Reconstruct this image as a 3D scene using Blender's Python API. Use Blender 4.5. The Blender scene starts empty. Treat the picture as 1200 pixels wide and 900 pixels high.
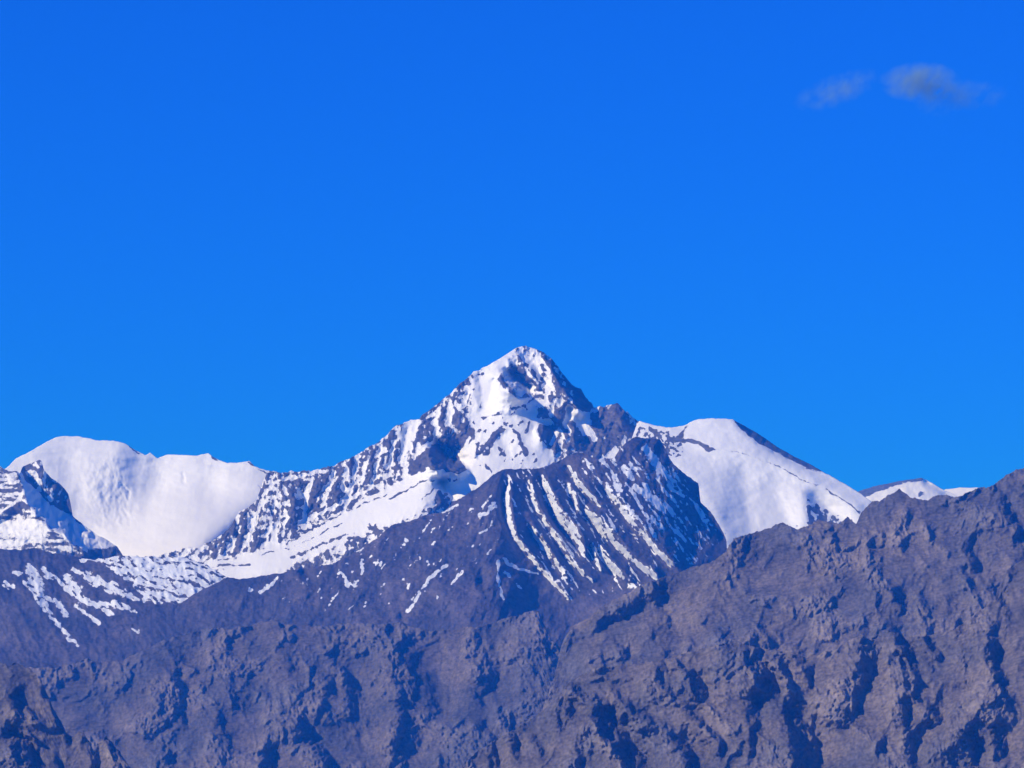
import bpy, math
import numpy as np

# ------------------------------------------------------------------ camera, sky, sun, exposure
S = bpy.context.scene
C = S.collection
FPX, PITCH = 4269.0, math.radians(6.9)          # focal length in pixels of a 1200 px wide frame; upward tilt
cam = bpy.data.cameras.new('camera')
cam.sensor_fit = 'HORIZONTAL'; cam.sensor_width = 36.0; cam.lens = 36.0 * FPX / 1200.0
cam.clip_start = 1.0; cam.clip_end = 120000.0
camo = bpy.data.objects.new('camera', cam); C.objects.link(camo)
camo.location = (0, 0, 0); camo.rotation_euler = (math.pi / 2 + PITCH, 0, 0)
S.camera = camo

SUN_EL, SUN_AZ = math.radians(30), math.radians(-115)     # azimuth from the viewing direction (+Y), negative to the left
SUN_DIR = (math.sin(SUN_AZ) * math.cos(SUN_EL), math.cos(SUN_AZ) * math.cos(SUN_EL), math.sin(SUN_EL))
W = bpy.data.worlds.new('World'); S.world = W; W.use_nodes = True
wn = W.node_tree; wn.nodes.clear()
wo = wn.nodes.new('ShaderNodeOutputWorld'); bg = wn.nodes.new('ShaderNodeBackground')
sky = wn.nodes.new('ShaderNodeTexSky'); sky.sky_type = 'NISHITA'; sky.sun_disc = False
sky.sun_elevation = SUN_EL; sky.sun_rotation = SUN_AZ
sky.altitude = 3500; sky.air_density = 1.0; sky.dust_density = 0.0; sky.ozone_density = 3.0
flt = wn.nodes.new('ShaderNodeMix'); flt.data_type = 'RGBA'; flt.blend_type = 'MULTIPLY'
flt.inputs['Factor'].default_value = 1.0
flt.inputs['B'].default_value = (0.026, 0.35, 1.50, 1)      # the photograph's very saturated blue sky
bg.inputs['Strength'].default_value = 0.15
wn.links.new(sky.outputs[0], flt.inputs['A']); wn.links.new(flt.outputs['Result'], bg.inputs['Color'])
wn.links.new(bg.outputs[0], wo.inputs['Surface'])
sl = bpy.data.lights.new('sun', 'SUN'); sl.energy = 3.75; sl.angle = math.radians(0.5); sl.color = (1.0, 0.975, 1.08)
so = bpy.data.objects.new('sun', sl); C.objects.link(so)
from mathutils import Vector
so.rotation_euler = Vector(SUN_DIR).to_track_quat('Z', 'Y').to_euler()
S.view_settings.view_transform = 'Standard'; S.view_settings.look = 'None'
S.view_settings.exposure = 0.0; S.view_settings.gamma = 1.0; S.view_settings.use_curve_mapping = False
S.render.engine = 'CYCLES'
S.cycles.max_bounces = 4; S.cycles.diffuse_bounces = 2; S.cycles.glossy_bounces = 1; S.cycles.volume_bounces = 0
S.cycles.use_denoising = True; S.cycles.filter_width = 1.5
S.cycles.volume_step_rate = 1.0; S.cycles.volume_max_steps = 128

# ------------------------------------------------------------------ numpy helpers
def hsh(ix, iy, seed):
    h = (ix.astype(np.int64) * 374761393 + iy.astype(np.int64) * 668265263 + seed * 1442695041) & 0xffffffff
    h = ((h ^ (h >> 13)) * 1274126177) & 0xffffffff
    h = ((h ^ (h >> 15)) * 2246822519) & 0xffffffff
    return ((h ^ (h >> 16)) & 0xffff).astype(np.float64) / 65535.0

def perlin(x, y, seed=0):
    ix = np.floor(x); iy = np.floor(y); fx = x - ix; fy = y - iy
    u = fx * fx * fx * (fx * (fx * 6 - 15) + 10); v = fy * fy * fy * (fy * (fy * 6 - 15) + 10)
    def g(dx, dy):
        a = hsh(ix + dx, iy + dy, seed) * 2 * np.pi
        return np.cos(a) * (fx - dx) + np.sin(a) * (fy - dy)
    a, b, c, d = g(0, 0), g(1, 0), g(0, 1), g(1, 1)
    return 1.5 * ((a + (b - a) * u) * (1 - v) + (c + (d - c) * u) * v)

def fbm(x, y, o=5, seed=0, gain=.5, lac=2.03):
    s = 0; a = 1; t = 0
    for i in range(o):
        s = s + a * perlin(x, y, seed + i * 17); t += a; a *= gain; x = x * lac + 3.7; y = y * lac + 1.3
    return s / t * 1.6

def ridged(x, y, o=4, seed=0, gain=.55, lac=2.1):
    s = 0; a = 1; t = 0; w = 1
    for i in range(o):
        n = 1 - np.abs(perlin(x, y, seed + i * 31)) * 1.9
        s = s + a * n * w; t += a; w = np.clip(n * 1.3, .25, 1); a *= gain; x = x * lac + 1.7; y = y * lac + 9.2
    return s / t

def sstep(a, b, x):
    t = np.clip((x - a) / (b - a), 0, 1); return t * t * (3 - 2 * t)

def gblur(a, r):
    """three box blurs, edge padded"""
    r = int(round(r))
    if r < 1: return a
    for _ in range(3):
        for ax in (0, 1):
            p = np.pad(a, [(r + 1, r) if k == ax else (0, 0) for k in (0, 1)], mode='edge')
            c = np.cumsum(p, axis=ax); n = 2 * r + 1
            a = (c[n:, :] - c[:-n, :]) / n if ax == 0 else (c[:, n:] - c[:, :-n]) / n
    return a

CROP = {1: (0, 480, 3.75), 2: (240, 480, 3.75), 3: (440, 390, 3.75), 4: (560, 520, 3.75), 5: (720, 460, 3.75), 6: (880, 540, 3.75),
        7: (0, 660, 3.75), 8: (300, 660, 3.75), 9: (560, 660, 3.75), 10: (860, 660, 3.75), 11: (560, 400, 7.5), 12: (430, 470, 7.5),
        13: (580, 470, 7.5), 14: (0, 520, 7.5), 0: (0, 0, 1.0)}
def K(c, *p):
    """survey points read off an enlarged survey sheet -> survey coordinates"""
    ox, oy, s = CROP[c]
    return [(ox + x / s, oy + y / s) for x, y in p]

class Face:
    """One mountain: surveyed crest line at a distance, a slope below it, relief built from ridges and gullies, a back slope."""
    def __init__(s, dist, crest, bottom, slope=1.1, x0=None, x1=None, follow=.5, jag=1.2, jagf=.12, seed=1, fall=0.0):
        s.x0 = int(x0 if x0 is not None else crest[0][0]); s.x1 = int(x1 if x1 is not None else crest[-1][0])
        s.D = dist; s.mpp = dist / FPX; s.seed = seed
        s.X = np.arange(s.x0, s.x1 + 1).astype(float)
        cx = np.array([p[0] for p in crest], float); cy = np.array([p[1] for p in crest], float)
        s.crest0 = np.interp(s.X, cx, cy)
        s.jagw = np.ones_like(s.X); s.jag = jag; s.jagf = jagf
        s.y0 = int(min(s.crest0)) - 6; s.y1 = bottom
        s.Y = np.arange(s.y0, s.y1 + 1).astype(float)
        s.gx, s.gy = np.meshgrid(s.X, s.Y)
        z = np.zeros_like(s.gx)
        s.R = z.copy(); s.snow = z - 1.0; s.rough = z + 1.0; s.m = z + slope; s.tint = z.copy()
        s.wx = 2.2 * fbm(s.gx * .09, s.gy * .09, 4, 71); s.wy = 2.2 * fbm(s.gx * .09 + 31, s.gy * .09, 4, 72)
        s.cons = []; s.follow = follow; s.fall = fall
    # --- raster primitives
    def poly(s, pts, soft=1.0):
        px = np.array([p[0] for p in pts]); py = np.array([p[1] for p in pts])
        a, b = int(max(0, px.min() - s.x0 - 12)), int(max(0, px.max() - s.x0 + 14))
        c, d = int(max(0, py.min() - s.y0 - 12)), int(max(0, py.max() - s.y0 + 14))
        M = np.zeros_like(s.gx); gx = s.gx[c:d, a:b]; gy = s.gy[c:d, a:b]
        if gx.size == 0: return M
        w = 2.4 * fbm(gx * .1, gy * .1, 4, 77) ; w2 = 2.4 * fbm(gx * .1 + 40, gy * .1, 4, 78)
        gx = gx + w; gy = gy + w2
        ins = np.zeros(gx.shape, bool); j = len(px) - 1
        for i in range(len(px)):
            if py[i] != py[j]:
                ins ^= ((py[i] > gy) != (py[j] > gy)) & (gx < (px[j] - px[i]) * (gy - py[i]) / (py[j] - py[i]) + px[i])
            j = i
        M[c:d, a:b] = gblur(ins.astype(float), soft); return M
    def dist(s, pts, widths=None):
        """distance to a polyline / half width along it (1 at the edge)"""
        out = np.full(s.gx.shape, 9.0)
        n = len(pts)
        if widths is None: widths = [2.0] * n
        if not hasattr(widths, '__len__'): widths = [widths] * n
        if len(widths) != n: widths = list(np.interp(np.linspace(0, 1, n), np.linspace(0, 1, len(widths)), widths))
        for i in range(n - 1):
            (ax, ay), (bx, by) = pts[i], pts[i + 1]; wa, wb = widths[i], widths[i + 1]; r = 4 * max(wa, wb) + 3
            a, b = int(max(0, min(ax, bx) - r - s.x0)), int(max(0, max(ax, bx) + r - s.x0))
            c, d = int(max(0, min(ay, by) - r - s.y0)), int(max(0, max(ay, by) + r - s.y0))
            gx = s.gx[c:d, a:b] + s.wx[c:d, a:b]; gy = s.gy[c:d, a:b] + s.wy[c:d, a:b]
            if gx.size == 0: continue
            L2 = (bx - ax) ** 2 + (by - ay) ** 2 + 1e-9
            t = np.clip(((gx - ax) * (bx - ax) + (gy - ay) * (by - ay)) / L2, 0, 1)
            q = np.hypot(gx - ax - t * (bx - ax), gy - ay - t * (by - ay)) / (.5 * (wa + (wb - wa) * t))
            out[c:d, a:b] = np.minimum(out[c:d, a:b], q)
        return out
    def stroke_snow(s, pts, w, v=1.0):
        s.snow = np.maximum(s.snow, v * (1.0 - s.dist(pts, w) ** 1.5).clip(-1, 1) * 1.0)
    def poly_snow(s, pts, v=1.0, soft=1.5, rough=None):
        M = s.poly(pts, soft); s.snow = s.snow * (1 - M) + v * M
        if rough is not None: s.rough = s.rough * (1 - M) + rough * M
    def poly_rough(s, pts, v):
        M = s.poly(pts, 5); s.rough = s.rough * (1 - M) + v * M
    def line(s, pts, h):
        """h: metres the line stands out of (+) or lies back in (-) the face"""
        s.cons.append((pts, h))
    def scarp(s, pts, w, k=1.0):
        """a steep step whose face looks away from the morning sun: crest on its left edge, gully along its right edge"""
        n = len(pts); w = [w] * n if not hasattr(w, '__len__') else list(np.interp(np.linspace(0, 1, n), np.linspace(0, 1, len(w)), w))
        A, B = [], []; hs = []
        for i in range(n):
            p, q = pts[max(0, i - 1)], pts[min(n - 1, i + 1)]
            tx, ty = q[0] - p[0], q[1] - p[1]; l = math.hypot(tx, ty) + 1e-9; tx /= l; ty /= l
            if ty < 0: tx, ty = -tx, -ty
            nx, ny = -ty, tx
            A.append((pts[i][0] + nx * w[i] / 2, pts[i][1] + ny * w[i] / 2)); B.append((pts[i][0] - nx * w[i] / 2, pts[i][1] - ny * w[i] / 2))
            hs.append(min(2.8, max(1.25, 1.35 / max(.3, .85 * ty - .40 * tx))) * w[i] * s.mpp * .5 * k)
        h = [x for x in hs]
        s.cons.append((A, h)); s.cons.append((B, [-x for x in h]))
    def solve(s, soft=0):
        """membrane through all ridge and gully lines"""
        H, Wd = s.gx.shape; num = np.zeros((H, Wd)); den = np.zeros((H, Wd))
        for pts, h in s.cons:
            if not hasattr(h, '__len__'): h = [h] * len(pts)
            if len(h) != len(pts): h = list(np.interp(np.linspace(0, 1, len(pts)), np.linspace(0, 1, len(h)), h))
            for i in range(len(pts) - 1):
                (ax, ay), (bx, by) = pts[i], pts[i + 1]; k = int(max(abs(bx - ax), abs(by - ay)) * 1.5) + 2
                t = np.linspace(0, 1, k); x = np.rint(ax + (bx - ax) * t - s.x0).astype(int); y = np.rint(ay + (by - ay) * t - s.y0).astype(int)
                v = h[i] + (h[i + 1] - h[i]) * t; ok = (x >= 0) & (x < Wd) & (y >= 0) & (y < H)
                np.add.at(num, (y[ok], x[ok]), v[ok]); np.add.at(den, (y[ok], x[ok]), 1)
        F = None
        for f in (32, 16, 8, 4, 2, 1):
            h2, w2 = -(-H // f), -(-Wd // f)
            pn = np.zeros((h2 * f, w2 * f)); pd = pn.copy(); pn[:H, :Wd] = num; pd[:H, :Wd] = den
            cn = pn.reshape(h2, f, w2, f).sum((1, 3)); cd = pd.reshape(h2, f, w2, f).sum((1, 3))
            m = cd > 0; val = np.where(m, cn / np.maximum(cd, 1e-9), 0)
            F = np.zeros((h2, w2)) if F is None else np.repeat(np.repeat(F, 2, 0), 2, 1)[:h2, :w2]
            leak = .02 * (f / 32.0) ** 2                        # slow return to the plain slope far from any line
            for _ in range(90 if f > 1 else 50):
                P = np.pad(F, 1, mode='edge')
                F = (P[:-2, 1:-1] + P[2:, 1:-1] + P[1:-1, :-2] + P[1:-1, 2:]) * .25 * (1 - leak)
                F[m] = val[m]
        s.R += gblur(F, soft)
    def warp(s, amp, fr, seed):
        """ragged edges: bend the relief by noise"""
        wx = amp * fbm(s.gx * fr, s.gy * fr, 4, seed); wy = amp * fbm(s.gx * fr + 57, s.gy * fr, 4, seed + 1)
        x = np.clip(s.gx + wx - s.x0, 0, s.gx.shape[1] - 1.01); y = np.clip(s.gy + wy - s.y0, 0, s.gx.shape[0] - 1.01)
        ix, iy = x.astype(int), y.astype(int); tx, ty = x - ix, y - iy; R = s.R
        s.R = (R[iy, ix] * (1 - tx) + R[iy, ix + 1] * tx) * (1 - ty) + (R[iy + 1, ix] * (1 - tx) + R[iy + 1, ix + 1] * tx) * ty
    def build(s, name, mat, label, back=.75, step=1.0, extra=(), yshift=0.0):
        H, Wd = s.gx.shape; X = s.X
        j = sum(a * perlin(X * f, np.full_like(X, 5.5 + s.seed), 900 + s.seed) for a, f in ((1, s.jagf), (.6, s.jagf * 2.7), (.45, s.jagf * 6)))
        crest = s.crest0 + s.jag * s.jagw * j
        sm = s.crest0.copy()[None, :]
        sm = gblur(np.repeat(sm, 3, 0), 16)[1]
        ref = s.follow * sm + (1 - s.follow) * sm.min()
        # base slope: integrate cot(slope) down every column from its reference line
        base = np.cumsum(gblur(s.m, 4), 0) * s.mpp
        i0 = np.clip(ref - s.y0, 0, H - 1); ii = i0.astype(int)
        base = base - (base[ii, np.arange(Wd)] )[None, :]
        base = gblur(base, 5)
        d = s.D - base - s.R                                    # distance of every survey point
        n = int(s.y1 - min(crest)) ; rows = []
        kk = np.arange(0, int((s.y1 - crest.min()) / step) + 1) * step
        PY = np.minimum(crest[None, :] + kk[:, None], s.y1)
        fy = np.clip(PY - s.y0, 0, H - 1.001); iy = fy.astype(int); ty = fy - iy; cols = np.arange(Wd)[None, :]
        smp = lambda a: a[iy, cols] * (1 - ty) + a[np.minimum(iy + 1, H - 1), cols] * ty
        Dd = smp(d); SN = smp(s.snow); TI = smp(s.tint)
        # foot of the mountain, below the surveyed rows, down to the ground
        for e in (extra or (20, 60, 110, 170, 240, 320)):
            py = np.minimum(s.y1 + e, 974.0) + 0 * X
            PY = np.vstack([PY, py]); Dd = np.vstack([Dd, gblur(Dd[-1:, :].repeat(3, 0), 3)[1] - 1.1 * s.mpp * (py - PY[-2])])
            SN = np.vstack([SN, SN[-1] * 0 - 1]); TI = np.vstack([TI, TI[-1]])
        # the range goes on past both sides of the survey: the same slopes again, reversed
        nl = min(620, Wd - 2) if s.x0 <= -60 else 0; nrt = min(620, Wd - 2) if s.x1 >= 1200 else 0
        li = np.arange(2, nl, 2)[::-1]; ri = np.arange(2, nrt, 2)
        ci = np.concatenate([li, np.arange(Wd), Wd - 1 - ri]).astype(int)
        X = np.concatenate([X[0] - li, X, X[-1] + ri]); Wd = len(ci)
        PY, Dd, SN, TI = PY[:, ci], Dd[:, ci], SN[:, ci], TI[:, ci]
        rx = (X[None, :] - 600.0) / FPX + 0 * PY; ry = (450.0 - PY) / FPX
        fwd = math.cos(PITCH) - ry * math.sin(PITCH); up = math.sin(PITCH) + ry * math.cos(PITCH)
        P = np.stack([rx / fwd * Dd, Dd, up / fwd * Dd], -1)
        # back slope behind the crest, down to the ground
        top = P[0]; nb = 26; sb = (np.linspace(0, 1, nb + 1)[1:] ** 2.2)[:, None] * ((top[:, 2] + 8) / back)[None, :]
        nz = gblur(fbm(X[None, :] * .03 + 0 * sb, sb / (40 * s.mpp), 4, s.seed + 400), 1) * np.minimum(sb * .25, 60 * s.mpp)
        Bk = np.stack([top[None, :, 0] * (1 + sb / top[None, :, 1] * .3), top[None, :, 1] + sb, top[None, :, 2] - sb * back + nz - .0], -1)
        Bk[..., 2] = np.minimum(Bk[..., 2], top[None, :, 2] - sb * .12)
        P = np.vstack([Bk[::-1], P]); SN = np.vstack([np.repeat(SN[:1], nb, 0), SN]); TI = np.vstack([np.repeat(TI[:1], nb, 0), TI])
        nr = P.shape[0]
        idx = np.arange(nr * Wd).reshape(nr, Wd)
        q = np.stack([idx[:-1, :-1], idx[1:, :-1], idx[1:, 1:], idx[:-1, 1:]], -1).reshape(-1, 4)
        # drop the rows squeezed flat against the bottom edge
        fl = np.abs(P[1:, :, 1] - P[:-1, :, 1]) + np.abs(P[1:, :, 2] - P[:-1, :, 2]) < 1e-6
        q = q[~(fl[:, :-1] & fl[:, 1:]).reshape(-1)]
        me = bpy.data.meshes.new(name)
        me.vertices.add(nr * Wd); me.vertices.foreach_set('co', P.reshape(-1).astype(np.float32))
        me.loops.add(q.size); me.loops.foreach_set('vertex_index', q.reshape(-1).astype(np.int32))
        me.polygons.add(len(q)); me.polygons.foreach_set('loop_start', np.arange(0, q.size, 4, dtype=np.int32))
        me.update(calc_edges=True); me.validate()
        me.polygons.foreach_set('use_smooth', np.ones(len(me.polygons), bool))
        for nm, a in (('snow', SN), ('tint', TI)):
            at = me.attributes.new(nm, 'FLOAT', 'POINT'); at.data.foreach_set('value', a.reshape(-1).astype(np.float32))
        me.materials.append(mat)
        o = bpy.data.objects.new(name, me); C.objects.link(o)
        o['label'] = label; o['category'] = 'mountain'; o['kind'] = 'structure'
        return o

# ------------------------------------------------------------------ materials
def mat_mountain(name, rock_a, rock_b, rock_c, mpp, snow_col=(.835, .86, .90), edge=.14, strata=.0, ragged=3.2, sdir=(.3, 0, 1)):
    m = bpy.data.materials.new(name); m.use_nodes = True; nt = m.node_tree; N = nt.nodes; L = nt.links; N.clear()
    out = N.new('ShaderNodeOutputMaterial'); b = N.new('ShaderNodeBsdfPrincipled'); L.new(b.outputs[0], out.inputs[0])
    b.inputs['Roughness'].default_value = .92; b.inputs['Specular IOR Level'].default_value = .12
    tc = N.new('ShaderNodeTexCoord')
    def noise(scale_m, det, rough=.6):
        n = N.new('ShaderNodeTexNoise'); n.inputs['Scale'].default_value = 1.0 / scale_m; n.inputs['Detail'].default_value = det
        n.inputs['Roughness'].default_value = rough; L.new(tc.outputs['Object'], n.inputs['Vector']); return n.outputs['Fac']
    def rng(x, a, b_, c=0., d=1., smooth=True):
        r = N.new('ShaderNodeMapRange'); r.interpolation_type = 'SMOOTHSTEP' if smooth else 'LINEAR'
        r.inputs['From Min'].default_value = a; r.inputs['From Max'].default_value = b_
        r.inputs['To Min'].default_value = c; r.inputs['To Max'].default_value = d; L.new(x, r.inputs['Value']); return r.outputs[0]
    def mix(f, a, c):
        x = N.new('ShaderNodeMix'); x.data_type = 'RGBA'
        L.new(f, x.inputs['Factor'])
        for k, v in (('A', a), ('B', c)):
            if isinstance(v, tuple): x.inputs[k].default_value = (*v, 1)
            else: L.new(v, x.inputs[k])
        return x.outputs['Result']
    def mth(op, a, c):
        x = N.new('ShaderNodeMath'); x.operation = op
        for k, v in ((0, a), (1, c)):
            if isinstance(v, (int, float)): x.inputs[k].default_value = v
            else: L.new(v, x.inputs[k])
        return x.outputs[0]
    ti = N.new('ShaderNodeAttribute'); ti.attribute_name = 'tint'
    sn = N.new('ShaderNodeAttribute'); sn.attribute_name = 'snow'
    big = noise(90 * mpp, 5); mid = noise(16 * mpp, 6, .65); fine = noise(4 * mpp, 3)
    col = mix(rng(big, .38, .62), rock_a, rock_b)
    col = mix(rng(mid, .5, .72, 0, .6), col, rock_c)
    # beds of paler and darker stone
    vm = N.new('ShaderNodeVectorMath'); vm.operation = 'DOT_PRODUCT'; L.new(tc.outputs['Object'], vm.inputs[0]); vm.inputs[1].default_value = sdir
    bed = N.new('ShaderNodeTexNoise'); bed.noise_dimensions = '1D'; bed.inputs['Detail'].default_value = 5
    L.new(mth('ADD', mth('MULTIPLY', vm.outputs['Value'], 1.0 / (14 * mpp)), mth('MULTIPLY', mid, .8)), bed.inputs['W'])
    k = mth('ADD', rng(bed.outputs['Fac'], .3, .7, 1 - strata, 1 + strata, False), mth('MULTIPLY', mth('SUBTRACT', fine, .5), 2.0))
    k = mth('ADD', k, mth('MULTIPLY', ti.outputs['Fac'], 1.0))
    mul = N.new('ShaderNodeVectorMath'); mul.operation = 'SCALE'; L.new(col, mul.inputs[0]); L.new(k, mul.inputs['Scale'])
    f = mth('ADD', sn.outputs['Fac'], mth('MULTIPLY', mth('SUBTRACT', noise(5.5 * mpp, 5, .75), .5), ragged))
    snow = mix(rng(noise(40 * mpp, 4), .3, .7), tuple(c * .97 for c in snow_col), snow_col)
    L.new(mix(rng(f, -edge, edge), mul.outputs[0], snow), b.inputs['Base Color'])
    return m

# ================================================================== DATA: the mountains, far to near
exec_order = []
# ---- far snow peak and snowfield behind the right ridge
G2 = Face(26000, [(1060, 600), (1100, 580), (1108, 573.5), (1125, 571.5), (1147, 571.5), (1200, 573), (1270, 590)], 650, slope=2.2, jag=.3, seed=3)
G2.snow[:] = 1
G2.R += 8 * fbm(G2.gx * .05, G2.gy * .1, 3, 5)
G = Face(23000, [(975, 600)] + K(6, (440, 150), (470, 135), (540, 112), (640, 92), (750, 74), (772, 84), (830, 118), (900, 153), (940, 175)) + [(1160, 605)], 660,
         slope=1.5, jag=.4, seed=4)
G.snow[:] = 1
band = K(6, (420, 150), (470, 128), (540, 105), (640, 86), (750, 68), (762, 82), (740, 92), (660, 100), (580, 128), (500, 158), (470, 175), (430, 190))
G.poly_snow(band, -1, 1)
G.poly_snow(K(6, (725, 145), (750, 130), (780, 140), (760, 158), (735, 156)), -.6, 1)
G.R += 10 * fbm(G.gx * .06, G.gy * .06, 4, 8) - 60 * G.poly(K(6, (765, 70), (920, 160), (900, 175), (800, 120), (760, 100)), 2)

# ---- left snow bowl
crestD = [(-60, 560)] + K(1, (0, 250), (20, 262), (40, 246), (70, 215), (140, 180), (200, 145), (245, 122), (280, 116), (340, 118), (400, 128), (430, 137), (500, 136),
        (550, 150), (600, 182), (640, 200), (660, 190), (680, 205), (692, 214), (705, 208), (740, 196), (800, 200), (860, 203), (915, 192), (935, 208), (960, 222),
        (1000, 235), (1060, 232), (1095, 226), (1120, 248), (1160, 265), (1200, 270)) + [(345, 560), (380, 600)]
Dm = Face(18500, crestD, 700, slope=.95, follow=.15, jag=.5, seed=5)
Dm.snow[:] = 1; Dm.rough[:] = .12
# bowl: steep rim, nearly level floor; right wall swings round to face left
Dm.m += 2.0 * Dm.poly(K(1, (420, 520), (560, 480), (640, 380), (900, 380), (1080, 430), (900, 600), (800, 680), (520, 680)), 10)
Dm.line(K(1, (1190, 270), (1150, 400), (1050, 460), (900, 600), (820, 640)), [60, 210, 300, 330, 290])
Dm.line(K(1, (960, 225), (935, 330), (920, 390)), [20, 22, 20])
Dm.line(K(1, (720, 210), (700, 330), (660, 400), (640, 560)), [-55, -105, -110, -75])
Dm.line(K(1, (600, 190), (570, 260), (580, 340), (620, 420)), [-15, -45, -55, -55])
Dm.line(K(1, (520, 140), (530, 220), (560, 300)), [20, 30, 10])
Dm.line(K(1, (430, 140), (410, 270), (400, 380), (430, 460)), [10, 15, 30, 10])
Dm.line(K(1, (280, 118), (290, 220), (340, 330), (400, 430)), [0, -18, -24, -15])
Dm.line(K(1, (250, 122), (180, 215), (230, 330), (290, 420), (420, 560)), [5, 20, 20, 15, 10])
Dm.line(K(1, (800, 200), (800, 290), (805, 340)), [-10, -20, -10])
Dm.line(K(1, (0, 480), (100, 640)), [40, 60])
Dm.solve(7)
bump = Dm.poly(K(1, (370, 250), (520, 190), (600, 420), (620, 540), (480, 540), (380, 420)), 6)
Dm.R += bump * (4 * ridged(Dm.gx * .07, Dm.gy * .06, 3, 21) + 6.5 * fbm(Dm.gx * .12, Dm.gy * .09, 4, 23))
Dm.R += 9 * fbm(Dm.gx * .02, Dm.gy * .05, 3, 25) + 1.8 * fbm(Dm.gx * .12, Dm.gy * .2, 4, 26) + 3.2 * ridged(Dm.gx * .05 + .01 * Dm.gy, Dm.gy * .012, 3, 27) * (1 - bump)
for p in (K(1, (535, 330), (560, 360), (570, 390)), K(1, (800, 285), (803, 315))):
    Dm.R -= 7 * np.clip(1 - Dm.dist(p, 5), 0, 1)
for p, w in ((K(1, (558, 152), (585, 175), (610, 192)), 3), (K(1, (930, 200), (955, 220)), 3), (K(1, (1095, 230), (1120, 250)), 4.5), (K(1, (1130, 262), (1180, 280)), 3),
             (K(1, (1130, 330), (1150, 350)), 2.0)):
    Dm.snow = np.minimum(Dm.snow, -1 + 2 * np.clip(Dm.dist(p, w), 0, 1))

# ---- dark rock buttress in front of the bowl, far left
crestL = [(-60, 515), (-20, 540), (0, 546)] + K(14, (30, 200), (60, 225), (140, 240), (165, 255), (185, 235)) + K(1, (110, 235), (180, 218), (215, 300), (255, 340), (298, 375), (300, 400),
          (285, 440), (310, 490), (400, 535), (430, 575), (480, 590), (538, 612), (560, 640)) + [(160, 700)]
crestL = sorted(crestL)
Lb = Face(16900, [(-60, 520), (-20, 538), (0, 546), (4, 549), (10, 552), (19, 552), (23, 555)] + K(14, (200, 200), (260, 175), (340, 145), (365, 150), (385, 230), (450, 300),
          (520, 350), (570, 400), (600, 440), (620, 520), (640, 640), (740, 720), (850, 800), (980, 870), (1030, 900)) + [(150, 660)], 700, slope=1.0, follow=.1, jag=.7, seed=6)
Lb.snow[:] = -.5
rid = K(14, (0, 190), (60, 225), (140, 250), (180, 330), (190, 440), (280, 540), (340, 640), (440, 730), (520, 790), (600, 850), (700, 930), (760, 990))
Lb.line(rid, [0, 20, 40, 90, 140, 170, 190, 210, 215, 220, 225, 225])
Lb.line(K(14, (205, 205), (240, 300), (330, 420), (430, 540), (560, 680), (700, 790), (860, 860), (1000, 920)), [-60, -90, -110, -120, -120, -110, -90, -60])
Lb.line(K(14, (365, 160), (440, 310), (580, 430), (560, 560), (640, 660), (840, 800), (1020, 890)), [10, -60, -150, -190, -200, -190, -150])
Lb.line(K(14, (330, 170), (350, 300), (370, 400), (450, 500)), [-20, -40, -70, -110])
Lb.line(K(14, (0, 620), (180, 490)), [60, 120]); Lb.line(K(14, (0, 700), (180, 600)), [-10, 60]); Lb.line(K(14, (0, 900), (300, 760)), [60, 150])
Lb.solve(1)
Lb.warp(4, .06, 46)
Lb.R += 12 * ridged(Lb.gx * .07, Lb.gy * .06, 4, 44) + 5 * fbm(Lb.gx * .2, Lb.gy * .2, 3, 45)
lit = Lb.poly(rid + [(100, 700), (-60, 700), (-60, 540)], 1.5)
Lb.snow = Lb.snow + lit * (.35 + .9 * fbm(Lb.gx * .03 + 3, Lb.gy * .22 - Lb.gx * .01, 3, 50))
Lb.poly_snow(K(14, (-200, 720), (0, 690), (180, 650), (300, 660), (440, 740), (420, 800), (330, 860), (200, 900), (-200, 960)), .35, 2)
Lb.poly_snow(K(14, (-200, 800), (0, 815), (180, 815), (300, 800), (320, 830), (100, 850), (-200, 860)), -.05, 2)
for p, w in ((K(14, (-60, 640), (60, 570), (180, 485), (270, 530), (290, 640)), 3), (K(14, (0, 370), (60, 350), (160, 335)), 3), (K(14, (30, 460), (180, 435)), 3.2),
             (K(14, (60, 275), (140, 270)), 3), (K(14, (300, 260), (340, 310), (350, 400)), 5), (K(14, (420, 470), (460, 500)), 4), (K(14, (170, 250), (230, 350), (330, 430), (430, 550), (520, 590)), [4, 2.5]),
             (K(14, (430, 860), (540, 850)), 4), (K(14, (600, 850), (700, 900), (760, 940)), 3)):
    Lb.stroke_snow(p, w, .7)

M = Lb.poly(K(14, (185, 300), (230, 335), (340, 440), (440, 550), (540, 590), (700, 700), (1020, 895), (800, 930), (600, 850), (440, 720), (350, 630), (290, 540), (200, 430)), 1.2)
Lb.snow = Lb.snow * (1 - M) + M * (.75 + .5 * fbm(Lb.gx * .15, Lb.gy * .15, 3, 52))
M = Lb.poly(K(14, (210, 175), (360, 150), (450, 300), (595, 440), (545, 560), (430, 500), (340, 400), (230, 290)), 1.2)
Lb.snow += M * (.2 + 1.6 * fbm(Lb.gx * .16, Lb.gy * .12, 4, 53))
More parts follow.
